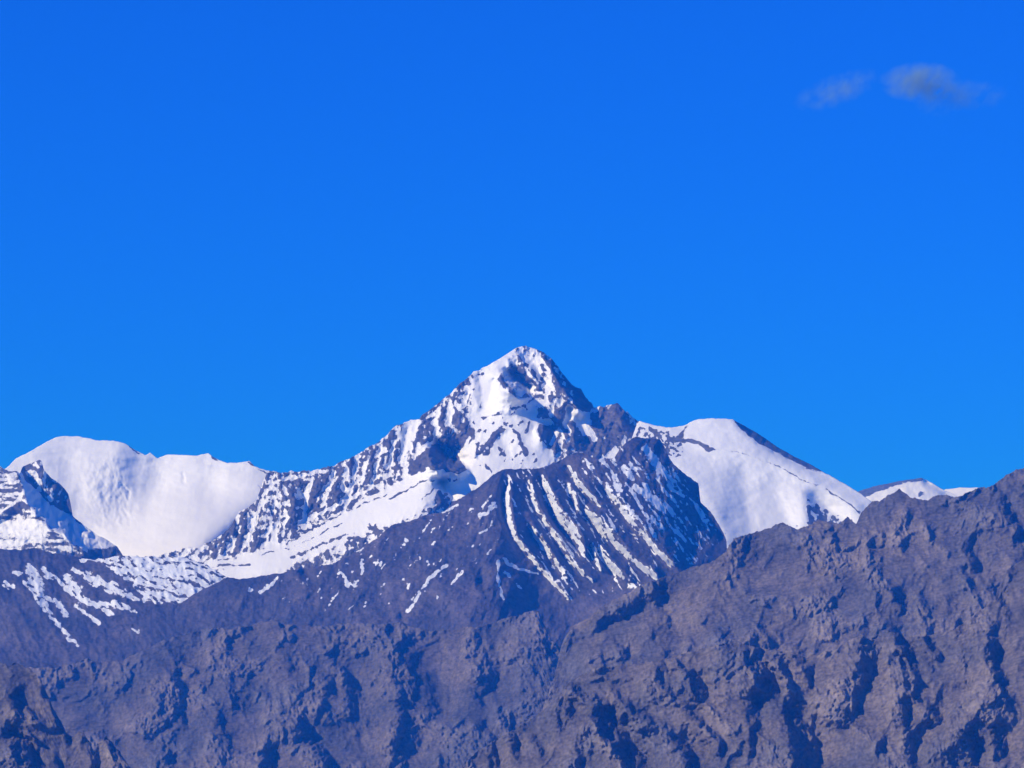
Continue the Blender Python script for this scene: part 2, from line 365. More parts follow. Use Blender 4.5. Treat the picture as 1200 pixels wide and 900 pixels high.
# ---- right snow dome
crestF = [(715, 560), (740, 515), (746, 498)] + K(5, (110, 125), (180, 145), (230, 153), (270, 152), (320, 140), (345, 125), (370, 117), (430, 113), (520, 118), (560, 140), (640, 185), (710, 235),
        (780, 275), (860, 315), (920, 350), (1000, 395), (1070, 435), (1130, 480)) + [(1050, 606), (1090, 640)]
F = Face(16650, crestF, 760, slope=1.15, follow=.25, jag=.45, seed=7)
F.snow[:] = 1; F.rough[:] = .1
F.line(K(5, (440, 118), (450, 180), (470, 245), (580, 277), (700, 318), (830, 388), (930, 428), (1000, 472), (1080, 522)), [30, 30, 30, 34, 36, 36, 36, 36, 30])
F.line(K(5, (460, 255), (580, 290), (700, 330), (830, 400), (930, 440), (1000, 485)), [10, 8, 8, 8, 8, 5])
F.line(K(5, (530, 125), (640, 205), (720, 275), (860, 345), (1000, 415), (1120, 490)), [40, 30, 20, 20, 10, 10])
F.line(K(5, (560, 135), (660, 195), (760, 255), (900, 330)), [-80, -110, -110, -70])
F.line(K(5, (250, 250), (330, 350), (420, 480), (500, 640)), [20, 30, 30, 40])
F.line(K(5, (560, 350), (580, 480), (600, 620)), [-40, -70, -60])
F.line(K(5, (480, 330), (520, 560)), [-10, -30])
F.line(K(5, (700, 420), (720, 500), (770, 570)), [-50, -60, -60]); F.line(K(5, (810, 440), (830, 520), (850, 580)), [0, 20, 20])
F.line(K(5, (835, 455), (835, 540)), [20, 30]); F.line(K(5, (860, 450), (930, 500), (1010, 570)), [-40, -90, -90])
F.line(K(5, (320, 140), (290, 190)), [10, 0]); F.line(K(5, (270, 200), (430, 250)), [20, 25]); F.line(K(5, (290, 225), (430, 275)), [-15, -15])
F.solve(4)
F.R += 5 * fbm(F.gx * .03, F.gy * .06, 3, 61) + 1.6 * fbm(F.gx * .12, F.gy * .18, 4, 62) + 3 * ridged(F.gx * .035 - .015 * F.gy, F.gy * .012, 3, 63)
rimM = F.poly(K(5, (515, 100), (560, 110), (640, 150), (710, 200), (780, 240), (860, 285), (940, 340), (900, 352), (840, 330), (780, 300), (720, 268), (650, 232), (590, 190), (545, 150)), 1)
F.R -= rimM * np.minimum(F.dist(K(5, (530, 125), (545, 150), (590, 190), (650, 232), (720, 268), (780, 300), (840, 330), (900, 352)), 2.0), 9) * 10
def rockpoly(fc, pts, v=-.8, soft=1, rough=1.0):
    M = fc.poly(pts, soft); fc.snow = fc.snow * (1 - M) + v * M; fc.rough = fc.rough * (1 - M) + rough * M
rockpoly(F, K(5, (515, 108), (560, 125), (640, 170), (710, 220), (780, 262), (860, 300), (930, 345), (900, 352), (840, 330), (780, 300), (720, 268), (650, 232), (590, 190), (545, 150)))
rockpoly(F, K(5, (195, 208), (250, 200), (300, 195), (330, 150), (318, 148), (270, 190), (250, 200), (340, 205), (400, 225), (460, 245), (420, 265), (390, 240), (330, 222), (270, 218)))
rockpoly(F, K(5, (835, 455), (870, 475), (940, 515), (1005, 572), (980, 600), (860, 600), (850, 540)))
M = F.poly(K(5, (835, 455), (870, 475), (940, 515), (1005, 572), (980, 600), (860, 600), (850, 540)), 1)
F.snow += M * (.45 + 2.0 * fbm((F.gx - .5 * F.gy) * .16, (F.gy + .4 * F.gx) * .09, 4, 68)); F.R += M * 7 * ridged(F.gx * .1, F.gy * .07, 3, 69)
for p, w in ((K(5, (480, 248), (580, 275), (690, 312)), .8), (K(5, (700, 316), (830, 385), (900, 410)), 1.6), (K(5, (930, 425), (1000, 470), (1080, 522)), 2.2),
             (K(5, (160, 160), (200, 190)), 5), (K(5, (110, 150), (100, 190)), 3)):
    F.snow = np.minimum(F.snow, -.8 + 1.6 * np.clip(F.dist(p, w * 1.5), 0, 1))
sp = F.poly(K(5, (380, 470), (520, 640), (700, 600), (900, 560), (1090, 520), (1120, 560), (1000, 640), (500, 700)), 3)
F.snow -= sp * np.clip(fbm(F.gx * .25, F.gy * .3, 3, 66) - .25, 0, 1) * 4
sp = F.poly(K(5, (100, 150), (300, 190), (300, 270), (200, 300)), 2)
F.snow -= sp * np.clip(fbm(F.gx * .2, F.gy * .25, 3, 67) + .15, 0, 1) * 4

# ---- the main peak
crestC = [(150, 668), (180, 654), (213, 643), (237, 640), (252, 632), (267, 621), (280, 600), (300, 588), (305, 573), (312, 556), (316, 551)] + \
    K(2, (330, 275), (400, 272), (480, 265), (560, 245), (600, 232), (640, 215), (680, 195), (720, 165), (780, 130), (830, 80), (880, 55), (945, 40)) + \
    K(3, (200, 365), (270, 315), (330, 265), (375, 220), (430, 175), (500, 140), (560, 105), (620, 65), (660, 58), (700, 70), (740, 85), (770, 110), (800, 150), (830, 185),
      (870, 235), (905, 250), (920, 280), (950, 310), (960, 325), (1000, 320), (1050, 312), (1065, 308), (1090, 335), (1140, 375), (1165, 400)) + [(760, 512), (775, 530), (800, 562), (830, 610), (860, 660)]
M_ = Face(17000, crestC, 760, slope=1.05, follow=.35, jag=1.5, seed=8)
M_.jagw = np.interp(M_.X, [150, 480, 490, 560, 575, 640, 655, 700, 900], [1, 1, .5, .9, .25, .25, .9, 1, 1])
g = M_
snowfield = [
  K(11, (330, 55), (200, 130), (0, 260), (-60, 330), (-40, 380), (-60, 620), (-30, 900), (100, 900), (200, 750), (300, 640), (350, 500), (250, 420), (130, 345), (210, 280), (270, 260), (270, 170), (330, 90)),
  K(13, (-140, -60), (60, -40), (330, -30), (480, 20), (340, 60), (390, 200), (390, 300), (470, 390), (520, 480), (520, 520), (440, 590), (200, 590), (0, 600), (-60, 640), (-300, 600), (-360, 440), (-200, 300), (-160, 160)),
  K(3, (840, 300), (870, 330), (940, 345), (938, 400), (960, 450), (985, 470), (965, 495), (930, 450), (890, 400), (850, 340)),
  K(13, (1060, 375), (1095, 450), (1040, 530), (930, 520), (1000, 450), (1030, 390)),
  K(12, (350, 180), (465, 155), (470, 210), (400, 260), (370, 360), (340, 450), (300, 420), (290, 300)),
  K(12, (780, 470), (1020, 460), (1300, 470), (1240, 560), (980, 740), (820, 870), (700, 850), (560, 820), (530, 900), (100, 900), (0, 870), (200, 760), (480, 610), (620, 600), (700, 560)),
  K(2, (0, 660), (150, 640), (330, 600), (440, 540), (560, 470), (700, 400), (860, 330), (980, 270), (1060, 330), (1000, 400), (930, 460), (820, 510), (720, 530), (600, 590), (430, 650), (330, 720), (0, 770)),
]
st = fbm((M_.gx * .9 - M_.gy * .42) * .035, (M_.gx * .42 + M_.gy * .9) * .17, 4, 81)       # snow lying on tilted ledges
co = fbm(M_.gx * .13 + .02 * M_.gy, M_.gy * .035, 4, 83)                                  # snow in couloirs
pa = fbm(M_.gx * .012, M_.gy * .02, 3, 85)
M_.snow = -.10 + .5 * st + .65 * co + .4 * pa + .75 * fbm(M_.gx * .16, M_.gy * .15, 4, 87)
summitmix = M_.poly(K(11, (330, 60), (440, 40), (600, 120), (720, 250), (850, 440), (830, 520), (520, 440), (420, 300), (270, 200)), 2)
M_.snow += .25 * summitmix
for p in snowfield: M_.poly_snow(p, .95, 1.6, .25)
brk = .75 * fbm(M_.gx * .16, M_.gy * .2, 4, 88) + .12
ctr = M_.poly(K(13, (-140, 0), (100, 0), (480, 20), (390, 300), (500, 520), (100, 600), (-300, 560), (-200, 200)), 5)
M_.snow -= ctr * np.clip(fbm(M_.gx * .13 + .03 * M_.gy, M_.gy * .11, 4, 89) - .28, 0, 1) * 5
M_.poly_snow(K(11, (520, 590), (560, 580), (590, 640), (530, 670)), -.7, 1)
for p, v in ((K(13, (385, 200), (540, 210), (560, 240), (490, 360), (470, 380), (395, 300)), -.9), (K(13, (540, 60), (600, 20), (650, 60), (640, 140), (700, 180), (750, 290), (600, 270), (560, 200)), -.35),
             (K(13, (680, 310), (810, 310), (830, 440), (720, 440), (670, 400)), -.9), (K(13, (840, 110), (1000, 60), (1080, 30), (1180, 180), (1170, 290), (1040, 310), (900, 320), (860, 240)), -.75),
             (K(13, (520, 400), (640, 370), (660, 470), (560, 510)), -.3), (K(13, (810, 390), (1040, 320), (1040, 380), (920, 510), (780, 460)), -.9),
             (K(11, (600, 110), (650, 150), (760, 280), (900, 400), (1020, 570), (960, 620), (850, 560), (830, 440), (740, 280)), -.8),
             (K(12, (480, 440), (590, 350), (690, 430), (720, 500), (800, 480), (890, 590), (800, 630), (640, 600), (520, 570), (490, 600), (400, 650), (370, 560)), -.85),
             (K(12, (780, 250), (960, 200), (960, 330), (780, 470), (700, 440), (740, 300)), -.5),
             (K(12, (570, 890), (640, 780), (700, 800), (780, 880), (760, 930)), -.4),
             (K(12, (0, 280), (240, 240), (300, 400), (60, 420), (0, 460)), -.2)):
    M_.poly_snow(p, v, 1.2)
M_.poly_snow(K(11, (200, 290), (280, 270), (380, 320), (480, 430), (430, 480), (350, 490), (240, 390)), .6, 1, .3)
for p, w in ((K(11, (300, 640), (360, 590), (450, 530), (540, 470)), 2.2), (K(11, (110, 880), (190, 770), (260, 710)), 3.5), (K(13, (140, 220), (200, 310), (240, 390), (280, 460)), 4.0),
             (K(11, (40, 680), (120, 650), (160, 640)), 2.5), (K(11, (0, 290), (50, 280)), 2.5), (K(13, (-140, 460), (-60, 340), (0, 290)), 4.5), (K(13, (40, 430), (100, 480)), 4),
             (K(12, (1040, 460), (1120, 330), (1190, 250)), 5), (K(12, (480, 870), (600, 770)), 1.6), (K(12, (540, 700), (630, 690), (780, 705)), 1.6), (K(12, (200, 860), (330, 790), (520, 690)), 2),
             (K(12, (1050, 560), (1090, 620)), 3), (K(2, (360, 590), (480, 520), (640, 440), (800, 370)), 1.5), (K(2, (380, 570), (420, 545), (500, 510)), 3.5),
             (K(2, (240, 640), (420, 590), (600, 500)), 1.2), (K(2, (380, 655), (520, 590), (640, 545)), 3), (K(2, (640, 560), (700, 580)), 7), (K(2, (730, 520), (770, 550)), 8),
             (K(2, (0, 690), (200, 680)), 2.0), (K(2, (0, 710), (100, 700)), 1.6), (K(2, (60, 660), (140, 655)), 1.6)):
    M_.snow = np.minimum(M_.snow, -.8 + 1.7 * np.clip(M_.dist(p, w * 1.9) + brk, 0, 1) ** 1.5)
for p, w in ((K(11, (500, 590), (600, 550), (700, 520), (780, 530)), 4), (K(11, (570, 720), (640, 700)), 3), (K(13, (490, 380), (560, 240)), 3.5), (K(13, (580, 270), (620, 350)), 2.2),
             (K(13, (600, 190), (660, 250)), 2.5), (K(11, (420, 230), (520, 370)), 7), (K(11, (480, 80), (560, 160), (640, 280)), 7), (K(12, (870, 130), (960, 100)), 3),
             (K(12, (700, 200), (720, 80), (740, 0)), 4), (K(12, (810, 470), (860, 400), (900, 330)), 4), (K(12, (760, 250), (690, 170)), 3), (K(12, (440, 440), (560, 370), (660, 290)), 5),
             (K(12, (80, 480), (200, 440), (280, 420)), 3), (K(12, (520, 150), (640, 100)), 2.6), (K(2, (180, 600), (240, 420)), 2.2), (K(2, (300, 560), (280, 440)), 3), (K(2, (340, 560), (360, 470)), 2.5),
             (K(2, (620, 250), (640, 340), (620, 420)), 6), (K(2, (720, 200), (690, 330)), 4), (K(2, (480, 300), (440, 380)), 4), (K(2, (270, 330), (400, 290), (540, 270)), 3.5),
             (K(2, (420, 500), (560, 430), (760, 330)), 4)):
    M_.stroke_snow(p, w, .8)
M_.m += 1.3 * M_.poly(snowfield[6], 6) + .5 * M_.poly(snowfield[5], 6)
# snow lies in the hollows, ribs stay bare
M_.scarp(K(11, (600, 130), (700, 250), (790, 370), (880, 480), (960, 580)), [6, 14, 18, 20, 22], 1.3)
M_.scarp(K(11, (240, 300), (330, 370), (420, 460)), [16, 22, 18], 2.7)
M_.scarp(K(11, (490, 240), (530, 320), (570, 400)), 9, 1.1)
M_.scarp(K(11, (380, 140), (440, 200)), 6, 1.0)
M_.line(K(11, (335, 60), (270, 170), (275, 250)), [20, 30, 40]); M_.line(K(11, (300, 170), (380, 300), (440, 360)), [-8, -12, -10])
M_.scarp(K(13, (400, 210), (450, 280), (480, 350)), 17, .75)
M_.scarp(K(13, (620, 40), (600, 130), (580, 200)), 12, .9)
M_.scarp(K(13, (740, 320), (760, 400)), 13, .7); M_.scarp(K(13, (700, 190), (740, 260)), 9, .8)
M_.scarp(K(13, (1160, 130), (1190, 220)), 12, 1.2)
M_.line(K(13, (1060, 40), (1050, 180), (1040, 300)), [25, 25, 10]); M_.line(K(13, (840, 120), (900, 300)), [-15, -20]); M_.line(K(13, (760, 130), (830, 270), (880, 350)), [-10, -18, -10])
M_.line(K(13, (245, 60), (250, 250), (290, 400)), [16, 18, 10]); M_.line(K(13, (330, 100), (350, 300)), [-8, -8])
M_.line(K(13, (150, 230), (240, 390), (290, 470)), [22, 26, 26]); M_.line(K(13, (60, 300), (130, 480)), [-6, -8])
M_.line(K(11, (160, 340), (60, 600), (-20, 800)), [-12, -14, -12]); M_.line(K(11, (300, 640), (120, 880), (-40, 1010)), [22, 26, 24])
M_.scarp(K(12, (560, 400), (640, 500), (700, 580)), [14, 24, 26], 2.6); M_.scarp(K(12, (720, 520), (800, 560), (870, 590)), [10, 14, 8], 2.4)
M_.line(K(12, (500, 440), (490, 560)), [45, 40]); M_.line(K(12, (980, 480), (900, 640), (880, 760)), [-15, -20, -20])
M_.scarp(K(12, (600, 740), (660, 800), (740, 900)), 12, 1.1); M_.line(K(12, (630, 690), (800, 720)), [12, 6])
M_.line(K(2, (440, 290), (520, 300), (620, 380)), [0, 20, 40])
M_.scarp(K(2, (410, 380), (430, 410), (405, 480)), 11, 1.2); M_.scarp(K(2, (590, 330), (600, 390)), 9, 1.1); M_.scarp(K(2, (520, 320), (500, 380)), 8, .8)
for q in ((200, 460, 160, 600), (300, 420, 250, 600), (150, 500, 80, 640), (560, 250, 540, 330), (660, 230, 640, 330), (760, 170, 720, 330), (820, 130, 800, 260), (880, 80, 840, 230)):
    M_.scarp(K(2, q[:2], q[2:]), 7, .8)
for q in ((440, 180, 460, 330), (380, 240, 390, 420), (300, 320, 320, 480), (240, 380, 260, 480)):
    M_.scarp(K(3, q[:2], q[2:]), 8, .55)
M_.solve(1)
M_.warp(2.5, .1, 95)
rk = gblur(np.clip(M_.rough, 0, 1) * np.clip(.75 - M_.snow * .35, .3, 1), 2)
M_.R += rk * (26 * ridged(M_.gx * .055 + .012 * M_.gy, M_.gy * .03, 4, 91) + 14 * ridged(M_.gx * .12 + .03 * M_.gy, M_.gy * .09, 4, 96) + 6 * fbm(M_.gx * .2, M_.gy * .2, 3, 92) + 6 * st)
hp = M_.R - gblur(M_.R, 3)
M_.snow -= np.clip(hp / 9.0, -.8, .8) * np.clip(1.1 - np.abs(M_.snow - .1), 0, 1) * 1.1
M_.R += 5 * fbm(M_.gx * .03, M_.gy * .03, 3, 93)

# ---- lower left slope: dark scree with snow streaks
E = Face(14800, [(-60, 640), (0, 644), (40, 643), (75, 650), (107, 656), (141, 651), (175, 652), (213, 653), (240, 661), (265, 676), (290, 700), (310, 720)], 860, slope=1.25, follow=.2, jag=1.3, seed=9)
E.snow[:] = -1
mor = E.poly(K(1, (450, 690), (480, 600), (660, 600), (900, 600), (1010, 680), (1100, 760), (950, 800), (800, 860), (640, 850), (560, 760)), 4)
wv = fbm(E.gx * .03, E.gy * .05, 3, 103) * 5
E.snow = E.snow * (1 - mor) + mor * (.42 + 1.0 * fbm((E.gx * .97 + E.gy * .2) * .035 , (E.gy * 1.0 - .20 * E.gx + wv) * .19, 3, 101))
for p, w in ((K(1, (130, 700), (160, 760), (180, 815)), [12, 16, 8]), (K(1, (110, 760), (160, 830), (190, 880)), 4), (K(7, (180, 150), (230, 240), (290, 310), (340, 360)), [6, 3.5]),
             (K(1, (210, 830), (260, 850), (290, 900)), 6), (K(1, (290, 730), (330, 790), (340, 820)), [6, 14, 8]), (K(1, (240, 730), (300, 800), (380, 850), (440, 860)), [4, 7, 9]),
             (K(1, (320, 700), (420, 750), (520, 800), (600, 830)), [5, 11, 10, 5]), (K(1, (440, 855), (500, 855), (560, 870)), 7), (K(7, (330, 185), (370, 215), (435, 260)), 4.5),
             (K(7, (360, 150), (430, 190), (490, 220)), 6), (K(7, (20, 90), (55, 105)), 6), (K(7, (200, 170), (240, 160), (290, 230)), 4), (K(7, (60, 40), (90, 45)), 4), (K(1, (360, 660), (440, 665), (520, 645)), 4),
             (K(1, (310, 590), (370, 640), (430, 660)), 4), (K(7, (590, 290), (605, 295)), 4), (K(7, (190, 30), (220, 60)), 7), (K(7, (560, 195), (600, 220)), 4)):
    E.stroke_snow(p, w, .6)
E.snow += np.clip(E.snow + .9, 0, .7) * (1.1 * fbm((E.gx + .5 * E.gy) * .1, (E.gy - .6 * E.gx) * .3, 4, 105) + .8 * fbm(E.gx * .2, E.gy * .2, 4, 106)) - .1
E.line(K(7, (60, 0), (150, 200), (300, 380)), [25, 30, 20]); E.line(K(7, (200, 0), (330, 200), (480, 330)), [-20, -20, -20]); E.line(K(7, (480, 100), (640, 260)), [20, 10])
E.solve(6)
E.R += 6 * ridged(E.gx * .09, E.gy * .08, 4, 113) + 9 * ridged((E.gx - .55 * E.gy) * .035, (E.gy) * .012, 3, 110) + 4 * fbm(E.gx * .1, E.gy * .1, 3, 111) + 14 * ridged((E.gx - .4 * E.gy) * .018, (E.gy + .3 * E.gx) * .010, 3, 114) + gblur(mor, 2) * 5 * fbm(E.gx * .05, (E.gy - .2 * E.gx + wv) * .19, 2, 101)

E.tint = .32 * fbm(E.gx * .02, E.gy * .03, 4, 115) + .22 * fbm((E.gx - .5 * E.gy) * .07, E.gy * .02, 4, 116) + .2 * fbm(E.gx * .15, E.gy * .15, 3, 117)

# ---- fluted dark spur in front of the main peak
crestB = [(60, 830), (100, 795), (130, 775)] + K(7, (580, 360), (650, 290), (730, 220), (830, 150), (930, 95), (1000, 60)) + K(2, (150, 745), (330, 720), (470, 690), (560, 680), (640, 640), (700, 600), (760, 565), (820, 510), (900, 490),
        (960, 465), (1050, 450), (1100, 400), (1160, 370), (1200, 345)) + K(3, (520, 620), (560, 603), (600, 597), (660, 598), (720, 597), (750, 590), (790, 570), (850, 540), (880, 527)) + \
    K(4, (480, 45), (530, 68), (600, 62), (625, 20), (650, -5)) + K(5, (90, 192), (140, 200), (200, 208), (220, 240), (250, 300), (300, 350), (370, 402), (378, 480), (420, 520), (450, 565), (480, 620), (492, 650), (495, 690)) + [(880, 690), (920, 720)]
B = Face(15000, crestB, 800, slope=1.15, follow=.35, jag=1.0, seed=10)
stripes = [  # (centre line of each snow-filled groove, widths, brightness bias)
  (K(4, (140, 160), (125, 220), (130, 290), (140, 350), (170, 420), (210, 470), (260, 530), (310, 590), (350, 630), (395, 680)), [3, 8, 9, 8, 7, 7, 6, 5, 4, 4]),
  (K(4, (225, 160), (245, 240), (270, 300), (310, 360), (350, 420), (390, 490), (430, 540), (480, 585), (505, 605)), [3, 6, 7, 6, 6, 6, 5, 4, 3]),
  (K(4, (230, 360), (250, 400), (290, 450), (330, 510), (375, 565)), [4, 10, 9, 7, 4]),
  (K(4, (285, 140), (300, 190), (320, 240), (345, 300), (380, 350), (420, 390), (450, 440), (465, 490)), [5, 9, 11, 13, 15, 16, 13, 5]),
  (K(4, (400, 180), (420, 230), (437, 290)), [6, 9, 4]),
  (K(4, (400, 100), (440, 170), (490, 230), (540, 275)), [5, 10, 8, 4]),
  (K(4, (480, 300), (530, 350), (580, 410), (630, 460), (670, 500), (700, 530), (760, 570), (785, 590)), [11, 13, 13, 11, 9, 9, 10, 6]),
  (K(4, (535, 455), (570, 520), (610, 560), (665, 605)), [6, 10, 9, 4]),
  (K(4, (500, 440), (515, 500), (545, 555)), [4, 6, 3]),
  (K(4, (560, 200), (610, 250), (650, 310), (690, 360), (740, 410), (770, 450), (800, 490), (860, 535)), [3, 8, 8, 9, 9, 7, 9, 8]),
  (K(4, (640, 110), (680, 150)), [8, 6]), (K(4, (690, 190), (750, 230), (800, 270), (825, 300)), [8, 12, 11, 4]),
  (K(4, (735, 20), (780, 80), (810, 120), (855, 165)), [10, 13, 10, 4]),
  (K(4, (840, 190), (900, 230)), [6, 4]),
]
B.snow[:] = -.75
spk = B.poly(K(4, (620, 20), (760, 40), (960, 190), (1080, 440), (960, 540), (800, 470), (500, 200), (380, 80)), 4)
spm = B.poly(K(4, (100, 130), (380, 60), (600, 220), (900, 540), (700, 640), (400, 690), (200, 480)), 3)
ac = B.gx * .83 - B.gy * .55 + 3 * fbm(B.gx * .03, B.gy * .03, 3, 119); al = B.gx * .55 + B.gy * .83
B.snow += spk * (.42 + 1.7 * fbm(ac * .17, al * .035, 4, 121)) + spm * (1 - spk) * (.20 + 1.55 * fbm(ac * .22, al * .026, 4, 122))
lf = B.poly(K(2, (320, 720), (960, 470), (1300, 320), (1300, 700), (800, 900), (350, 900)), 6)
B.snow += lf * np.clip(1.6 * fbm((B.gx + .7 * B.gy) * .14, (B.gy - .7 * B.gx) * .05, 3, 125) - .25, 0, 2)
for p, w in stripes:
    B.stroke_snow(p, [x * .80 for x in w], .85)
for p, w in ((K(4, (90, 515), (85, 580), (100, 640), (110, 680)), 3), (K(4, (120, 510), (170, 545), (260, 572)), [5, 3]), (K(4, (70, 260), (40, 300), (5, 320)), 4), (K(4, (40, 375), (10, 395)), 3),
             (K(4, (340, 600), (400, 590), (430, 630)), 3), (K(4, (670, 630), (690, 628)), 5), (K(4, (600, 590), (620, 620)), 3), (K(4, (360, 540), (380, 570)), 4), (K(4, (120, 565), (140, 580)), 5), (K(4, (165, 620), (190, 635)), 3),
             (K(8, (830, 10), (750, 80), (700, 170), (665, 210)), [3, 4, 3, 4]), (K(8, (905, 40), (865, 85)), 3.2), (K(8, (380, 40), (400, 95)), [4, 5]), (K(8, (465, 0), (465, 30)), 3), (K(8, (20, 130), (90, 70)), 3), (K(8, (800, 145), (795, 155)), 3),
             (K(2, (690, 660), (690, 720)), 3), (K(2, (600, 710), (630, 780)), [2, 4]), (K(2, (240, 805), (320, 740)), 3.2), (K(2, (200, 790), (210, 795)), 4), (K(2, (1130, 710), (1085, 765)), 3), (K(2, (1065, 680), (980, 750), (900, 880)), [3, 4, 3]),
             (K(2, (990, 540), (1010, 520)), 2), (K(2, (880, 575), (890, 580)), 4), (K(2, (1050, 450), (1110, 420)), 3)):
    B.stroke_snow(p, w, .7)
B.snow = B.snow + np.clip(B.snow + .7, 0, .8) * (1.0 * fbm((B.gx) * .22, B.gy * .24, 4, 128) + .6 * fbm(B.gx * .08, B.gy * .42, 3, 129) + 1.2 * spm * fbm(ac * .34, al * .045, 3, 130)) - .16 * spm
# ribs between the grooves: crest along each groove's right bank, hollow along its left
ord_ = [0, 1, 3, 5, 6, 9, 11]
for p, w in stripes[:10]:
    w = list(np.interp(np.linspace(0, 1, len(p)), np.linspace(0, 1, len(w)), w)); n = len(p); Lh, Rh = [], []
    for i in range(n):
        a, b = p[max(0, i - 1)], p[min(n - 1, i + 1)]; tx, ty = b[0] - a[0], b[1] - a[1]; l = math.hypot(tx, ty); tx /= l; ty /= l
        Lh.append((p[i][0] - ty * w[i] * .6, p[i][1] + tx * w[i] * .6)); Rh.append((p[i][0] + ty * w[i] * .55, p[i][1] - tx * w[i] * .55))
    hh = [x * 1.7 * B.mpp + 10 for x in w]
    B.line(Lh, [-h * .9 for h in hh]); B.line(Rh, hh)
B.scarp(K(4, (240, 300), (290, 400), (350, 500), (420, 590)), 7, .7)
# big dark side facing right
B.line(K(4, (640, 0), (760, 30), (960, 190), (1000, 290), (1080, 420)), [-10, -90, -230, -240, -260])
B.line(K(4, (840, 300), (900, 400), (950, 480)), [-115, -130, -140])
# bare left flank
B.line(K(4, (100, 140), (80, 240), (110, 380)), [20, 20, 8])
B.line(K(8, (1070, 20), (960, 180), (880, 260)), [40, 30, 20]); B.line(K(8, (960, 30), (930, 160)), [0, -8]); B.line(K(8, (620, 100), (640, 250)), [-18, -10])
B.line(K(2, (1000, 600), (900, 800), (820, 950)), [16, 18, 10]); B.line(K(2, (700, 620), (800, 760), (780, 900)), [-15, -20, -14]); B.line(K(2, (480, 700), (560, 850)), [14, 10])
B.scarp(K(8, (195, 50), (235, 90)), 10, .8); B.scarp(K(8, (970, 30), (985, 130)), 10, .6)
B.m -= .5 * gblur(spm, 20)
B.solve(1)
B.warp(.8, .14, 136)
B.R += (7 * ridged((B.gx + .35 * B.gy) * .06, (B.gy - .3 * B.gx) * .02, 4, 131) * (1 - spm) + 8 * spk * ridged((B.gx - .6 * B.gy) * .12, (B.gx * .6 + B.gy) * .05, 4, 133)
        + 4 * (1 - .85 * gblur(sstep(-.2, .6, B.snow), 2)) * fbm(B.gx * .17, B.gy * .17, 3, 132) + 12 * fbm(B.gx * .03, B.gy * .03, 3, 134) + 16 * (1 - spm) * (1 - spk) * ridged((B.gx + .5 * B.gy) * .022, (B.gy - .4 * B.gx) * .010, 3, 135))
B.tint = .32 * fbm(B.gx * .022, B.gy * .03, 4, 137) + .25 * fbm(ac * .06, al * .02, 4, 138) + .22 * fbm(B.gx * .16, B.gy * .15, 3, 139)

# ---- relief shared by the bare brown ridges
def brown_relief(f, seed, amp=1.0, sm=14.0):
    mpp = f.mpp
    f.warp(6, .05, seed + 20); f.warp(2.0, .2, seed + 24)
    base = gblur(f.R, 4) / mpp
    wx = 16 * fbm(f.gx * .012, f.gy * .012, 4, seed) + 3 * fbm(f.gx * .06, f.gy * .06, 3, seed + 14); wy = 16 * fbm(f.gx * .012 + 9, f.gy * .012, 4, seed + 1)
    u = (f.gx + wx) * .82 - (f.gy + wy) * .57; v = (f.gx + wx) * .57 + (f.gy + wy) * .82       # gullies run down and to the right
    u2 = (f.gx + wx) * .75 + (f.gy + wy) * .66; v2 = -(f.gx + wx) * .66 + (f.gy + wy) * .75     # side spurs run down and to the left
    r1 = ridged(u * .017, v * .009, 3, seed + 3); rs = ridged(u2 * .022, v2 * .010, 4, seed + 12)
    # crags stand on the crests; scree lies smooth in the hollows and on patches of even slope
    crag = sstep(-.35, .5, fbm(f.gx * .014, f.gy * .019, 3, seed + 2) + .035 * base + 1.1 * (r1 - .55) + .9 * (rs - .55)) * f.rough
    r2 = ridged(u * .055, v * .030, 4, seed + 4); r3 = ridged(f.gx * .12 + wx * .05, f.gy * .10 + wy * .05, 4, seed + 5)
    bl = fbm(f.gx * .3, f.gy * .27, 3, seed + 6)
    f.R += amp * mpp * ((.4 + .6 * f.rough) * (11 * r1 + 10 * rs) + (.5 + 6.5 * crag) * r2 + (.35 + 4.8 * crag) * r3 + (.25 + 1.9 * crag) * bl)
    bands = fbm((f.gx + .2 * f.gy) * .012, (f.gy + .18 * f.gx + .3 * wy) * .11, 4, seed + 15)     # beds of paler and darker stone
    f.tint = .20 * fbm(f.gx * .02, f.gy * .03, 4, seed + 10) + .32 * (crag - .4) + .38 * crag * fbm(u * .15, v * .13, 4, seed + 11) + .17 * (.3 + crag) * bands
    f.crag = crag

